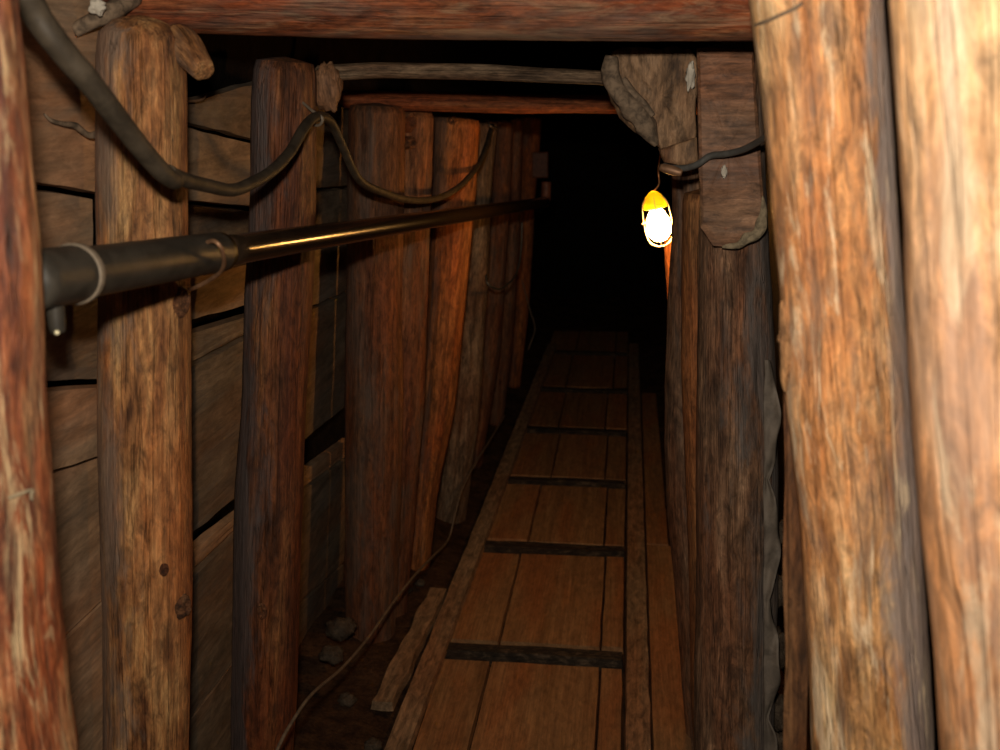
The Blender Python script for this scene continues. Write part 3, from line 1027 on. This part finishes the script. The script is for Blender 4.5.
rn = ['nearest', 'second from the front', 'third from the front', 'fourth from the front', 'fifth from the front', 'farthest']
for i, y in enumerate(rung_y):
    V, Fc = slab_vf(XR0 - XL, 0.07, 0.045, i * 5.1, 26, 4, .006, .006, .006)
    m = Matrix.Translation((XL, y - 0.031, -0.033))
    link('cross_rung', V, Fc, M['rung'], matrix=m, smooth=False, label='dirt-caked dark cross rung between floor planks, %s' % rn[i], cat='rung', group='cross rungs of the walkway')

ra = on_z(398, 750)
rb = on_z(534, 385)


def rail(name, pxa, pya, pxb, pyb, w, z, th, mat, seed, label, cat):
    p, q = on_z(pxa, pya), on_z(pxb, pyb)
    d = (q - p)
    d.z = 0
    d.normalize()
    s = p - d * 1.0
    e = q + d * 1.2
    L = (e - s).length
    V, Fc = slab_vf(L, w, th, seed, 60, 4, .005, .005, .004)
    W = [(-(y - w / 2), x, zz) for x, y, zz in V]
    mm = Matrix((Vector((d.y, -d.x, 0)), d, Vector((0, 0, 1)))).transposed().to_4x4()
    mm.translation = (s.x, s.y, z)
    return link(name, W, Fc, mat, matrix=mm, smooth=False, label=label, cat=cat)


rail('walkway_batten', 399, 750, 538, 385, 0.075, 0.002, 0.026, M['batten'], 2, 'long dusty batten along the left edge of the floor planks', 'batten')
qq = Vector(((XR0 + XR1) / 2, 4, 0))
pr0, pr1 = (638, 750), (635, 385)
rail('walkway_batten', 637.5, 700, 634, 385, XR1 - XR0 - .006, 0.0, 0.026, M['batten'], 3, 'long dusty batten along the right edge of the floor planks', 'batten')
hboard('walkway_board', XR1 + .004, XR2 + .02, rung_y[0] - .85, rung_y[1] + .1, -0.03, 0.026, M['plank'], 7, 'long plain board on the floor between right batten and props, nearer one', 'board', wob=.006)
hboard('walkway_board', XR1 + .004, XR2, rung_y[1] + .11, rung_y[4], -0.03, 0.026, M['plank'], 8, 'long plain board on the floor between right batten and props, farther one', 'board', wob=.006)
# short old board left of the batten
p, q = on_z(381, 700), on_z(438, 586)
d = (q - p).normalized()
V, Fc = slab_vf((q - p).length, 0.075, 0.03, 12, 20, 4, .006, .012, .005)
mm = Matrix((Vector((d.y, -d.x, 0)), d, Vector((0, 0, 1)))).transposed().to_4x4()
mm.translation = (p.x, p.y, -0.035)
link('old_board', [(-(y - .04), x, zz) for x, y, zz in V], Fc, M['batten'], matrix=mm, smooth=False,
     label='short worn board lying against the outside of the left floor batten', cat='board')
# stones in the dirt
for i, (px, py, s, lb) in enumerate(((341, 628, .05, 'rounded stone at the foot of the wall boards beside the broad brown post'), (332, 655, .04, 'stone half sunk in dirt left of the broad brown post foot'),
                                  (347, 700, .028, 'small brown clod on the dirt in front of the broad brown post'), (373, 745, .025, 'pale chip of wood on the dirt at the bottom edge'),
                                  (405, 590, .025, 'small clod between the left posts and the short worn board'), (420, 583, .02, 'tiny clod behind the short worn board'))):
    P0 = on_z(px, py, 0.0)
    if P0.x < -.9:
        P0 = on_x(px, py, -.93)
    lump('stone', P0, s, s * .9, s * .7, i * 2.3, M['stone'], lb, 'stone', 'stones in the dirt', amp=.35)

# ------------------------------------------------------------------ cord and cage lamp
P_ = [on_y(x, y, Y) for x, y, Y in ((800, 120, 2.0), (775, 132, 2.1), (758, 142, 2.2), (742, 150, 2.27), (725, 154, 2.31), (710, 156, 2.33), (698, 164, 2.34), (686, 168, 2.36), (672, 168, 2.38), (664, 166, 2.40))]
cordo = tube('power_cord', P_, lambda t: 0.0068, M['cord'], n=14, label='grey power cord crossing the sawn slab to the lamp', cat='cord')
c_ = on_y(672, 170, 2.375)
a, b = on_y(660, 167, 2.37), on_y(682, 173, 2.36)
tube('cord_plug', [a, a.lerp(b, .3), a.lerp(b, .7), b], lambda t: 0.005 + 0.005 * math.sin(math.pi * (t * .8 + .1)), M['wire'], parent=cordo, n=14, smooth=4, label='brownish plug end')

LY = 3.6
lp = on_y(656, 218, LY)
lamp = empty('cage_lamp', lp, 'small lit cage lamp hanging from a copper wire above the floor planks', 'lamp')
pw = LY / F  # metres per pixel near the lamp


def LP(px, py, dy=0.0):
    return on_y(px, py, LY + dy)


tube('hook_wire', [LP(664, 104, 0), LP(664, 135, 0), LP(659, 163, .01), LP(658.5, 174, .0), LP(659, 184, 0), LP(654, 191)], 0.003, M['copper'], parent=lamp, n=8, smooth=5, label='copper hanging wire')
# axis of the lamp: top (656,191) to bottom (660,245), leaning
t0, t1 = LP(652.5, 191), LP(662, 246)
ax = (t1 - t0)
HL = ax.length
mt = frame(t0, ax, Vector((1, 0, 0)))


def lathe(prof, n=24, arc=(0, 2 * math.pi), sx=1, sy=1):
    V, Fc = [], []
    full = abs(arc[1] - arc[0] - 2 * math.pi) < 1e-6
    m_ = n if full else n + 1
    for z, r in prof:
        for j in range(m_):
            a = arc[0] + (arc[1] - arc[0]) * j / n
            V.append((r * math.cos(a) * sx, r * math.sin(a) * sy, z))
    for i in range(len(prof) - 1):
        for j in range(n):
            j2 = (j + 1) % m_
            Fc.append((i * m_ + j, i * m_ + j2, (i + 1) * m_ + j2, (i + 1) * m_ + j))
    return V, Fc


KS = HL / 0.137


def lathe_s(prof, **k):
    return lathe([(z * KS, r * KS) for z, r in prof], **k)


# hood at the top (yellow), socket, bulb, back reflector and wire cage
V, Fc = lathe_s([(0.0, 0.004), (0.003, 0.010), (0.012, 0.020), (0.026, 0.027), (0.040, 0.030), (0.042, 0.028), (0.026, 0.0245), (0.012, 0.017), (0.005, 0.006)])
link('hood', V, Fc, M['yellow'], parent=lamp, matrix=mt, label='yellow hood over the bulb')
V, Fc = lathe_s([(0.018, 0.012), (0.045, 0.013), (0.050, 0.012), (0.050, 0.003)])
sock = link('socket', V, Fc, M['boxm'], parent=lamp, matrix=mt)
V, Fc = lathe_s([(0.044, 0.002), (0.046, 0.014), (0.055, 0.020), (0.070, 0.027), (0.092, 0.030), (0.108, 0.027), (0.121, 0.016), (0.126, 0.002)], n=20)
link('bulb', V, Fc, M['bulb'], parent=sock, matrix=mt, label='glowing warm bulb')
V, Fc = tube_vf([Vector((math.cos(a) * .0395, math.sin(a) * .0395, .075)) * KS for a in [i * math.pi / 12 for i in range(25)]], 0.0013, 6, 1)
guard = link('cage_ring', V, Fc, M['cage'], parent=lamp, matrix=mt)
for k in range(6):
    a = math.radians(-150 + k * 60)
    V, Fc = tube_vf([Vector((math.cos(a) * r, math.sin(a) * r, z)) * KS for z, r in ((0.012, .018), (0.03, .034), (0.06, 0.039), (0.1, .039), (.125, .030), (.137, .010))], 0.0015, 6, 5)
    link('cage_bar', V, Fc, M['cage'], parent=guard, matrix=mt)
V, Fc = tube_vf([Vector((math.cos(a) * .011, math.sin(a) * .011, HL)) for a in [i * math.pi / 8 for i in range(17)]], 0.0014, 6, 1)
link('cage_ring', V, Fc, M['cage'], parent=lamp, matrix=mt)

# ------------------------------------------------------------------ light: the camera's flash above the lens
fl = bpy.data.lights.new('flash', 'AREA')
fl.shape = 'RECTANGLE'
fl.size = 0.06
fl.size_y = 0.035
fl.energy = 29.0
fl.color = (1.0, 0.90, 0.76)
fo = bpy.data.objects.new('flash', fl)
fo.location = C0 + RM @ Vector((-0.03, 0.14, 0.0))
fo.rotation_euler = (math.pi / 2 - PITCH + math.radians(1), 0, YAW)
COL.objects.link(fo)

w = bpy.data.worlds.new('world')
S.world = w
w.use_nodes = True
w.node_tree.nodes['Background'].inputs[0].default_value = (0.02, 0.012, 0.018, 1)
w.node_tree.nodes['Background'].inputs[1].default_value = 0.1
S.view_settings.view_transform = 'Standard'
S.view_settings.look = 'None'
S.view_settings.gamma = 1
S.view_settings.exposure = 0.0
S.view_settings.use_curve_mapping = False
